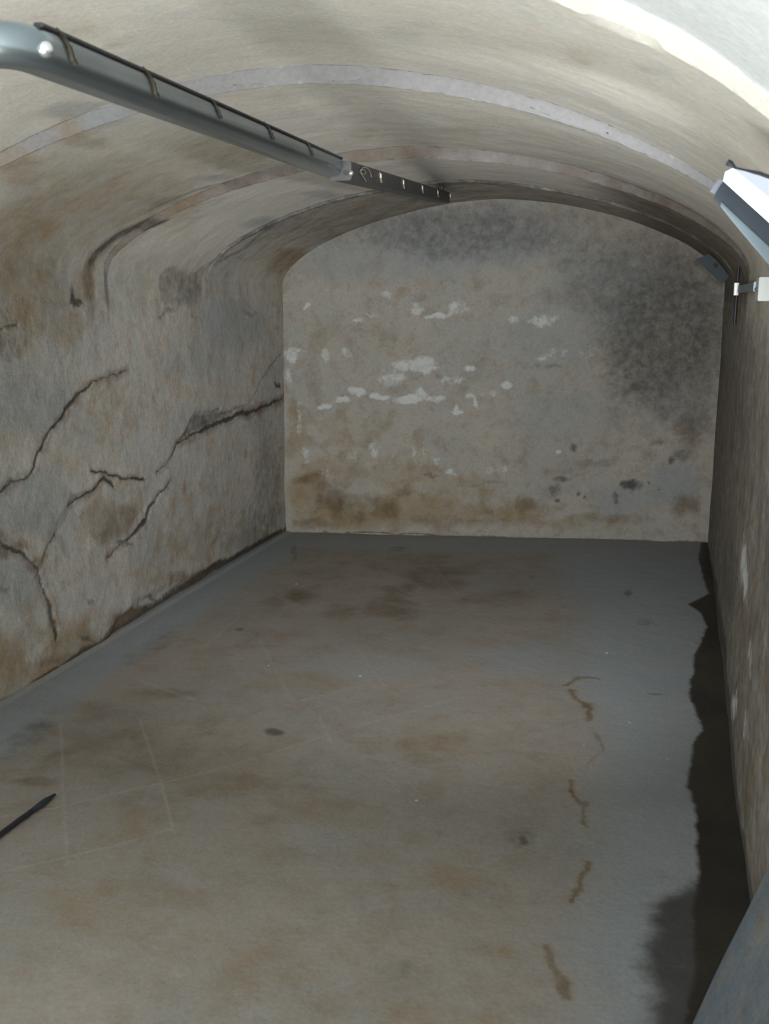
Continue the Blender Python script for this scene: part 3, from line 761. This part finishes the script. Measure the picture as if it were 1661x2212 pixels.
# ------------------------------------------------------------------ BLACK CABLE END on the floor
def fpt(x, y, h):
    p = on_floor3(x, y); k = (EYE-h)/EYE
    return Vector(CAM+(p-CAM)*k)
R0 = 0.0085
pts = [(-160, 1925), (-70, 1858), (0, 1803), (40, 1773), (70, 1751), (88, 1738), (100, 1729), (110, 1722), (119, 1716)]
rad = [R0, R0, R0, R0, R0*1.02, R0*1.25, R0*1.15, R0*0.75, R0*0.45]
hc = empty('black_cable', on_floor3(60, 1760), 'black cable end with a tapered tip lying on the floor at the left', 'cable')
bm = bmesh.new(); tube(bm, [fpt(x, y, r+0.004) for (x, y), r in zip(pts[:5], rad[:5])], rad[:5], 12)
reparent(bm_object('sheath', bm, M_BLACK), hc)
bm = bmesh.new(); tube(bm, [fpt(x, y, max(r, .006)+0.004) for (x, y), r in zip(pts[4:], rad[4:])], rad[4:], 12)
reparent(bm_object('tip', bm, simple_mat('dark_blue_plug', (0.020, 0.028, 0.040), 0.5)), hc)

# ------------------------------------------------------------------ LIGHT
def area(name, loc, target, size, sizey, power, col):
    l = bpy.data.lights.new(name, 'AREA'); l.shape = 'RECTANGLE'; l.size = size; l.size_y = sizey; l.energy = power; l.color = col
    o = bpy.data.objects.new(name, l); COL.objects.link(o); o.location = loc
    o.rotation_euler = (Vector(target)-Vector(loc)).to_track_quat('-Z', 'Y').to_euler()
    return o
def spot(name, loc, target, cone, power, col):
    l = bpy.data.lights.new(name, 'SPOT'); l.energy = power; l.spot_size = math.radians(cone); l.spot_blend = 0.9
    l.shadow_soft_size = 0.025; l.color = col
    o = bpy.data.objects.new(name, l); COL.objects.link(o); o.location = loc
    o.rotation_euler = (Vector(target)-Vector(loc)).to_track_quat('-Z', 'Y').to_euler()
    return o
# added fill light set in the unseen doorway behind the camera
area('doorway_fill', Vector(wpt(1.4, S_NEAR+0.10, 1.1)), Vector(wpt(1.4, 0, 0.9)), 0.95, 1.9, 3, (0.86, 0.94, 1.0))
# added unseen area light behind the camera, aimed up to brighten the vault
wp = Vector(wpt(1.45, -7.7, 0.30))
area('vault_fill', wp, wp+Vector(AX)*0.50+Vector((0, 0, 0.87)), 1.75, 0.80, 205, (0.99, 0.99, 0.955))
# added fill spots hidden behind the floodlight housing, brightening the far half
fp = psec(1600, 482, SL+0.065)
spot('far_fill', fp, Vector(wpt(0.85, -0.6, 0.30)), 80, 168, (0.97, 0.99, 1.0))
spot('far_upper_fill', fp, Vector(wpt(0.9, -1.6, 2.1)), 60, 70, (1.0, 0.99, 0.97))

w_ = bpy.data.worlds.new('dim_sky'); SC.world = w_; w_.use_nodes = True
w_.node_tree.nodes['Background'].inputs[0].default_value = (0.6, 0.72, 0.85, 1); w_.node_tree.nodes['Background'].inputs[1].default_value = 0.10

# ------------------------------------------------------------------ CAMERA
cd = bpy.data.cameras.new('camera'); co = bpy.data.objects.new('camera', cd); COL.objects.link(co)
cd.sensor_fit = 'VERTICAL'; cd.sensor_height = 36.0; cd.lens = F/H*36.0; cd.clip_start = 0.02
cd.dof.use_dof = True; cd.dof.focus_distance = 6.2; cd.dof.aperture_fstop = 8.0
co.location = CAM; co.rotation_euler = (math.pi/2-PITCH, 0, 0)
SC.camera = co
vs = SC.view_settings
vs.view_transform = 'Standard'; vs.look = 'None'; vs.gamma = 1.0; vs.exposure = 0.0; vs.use_curve_mapping = False
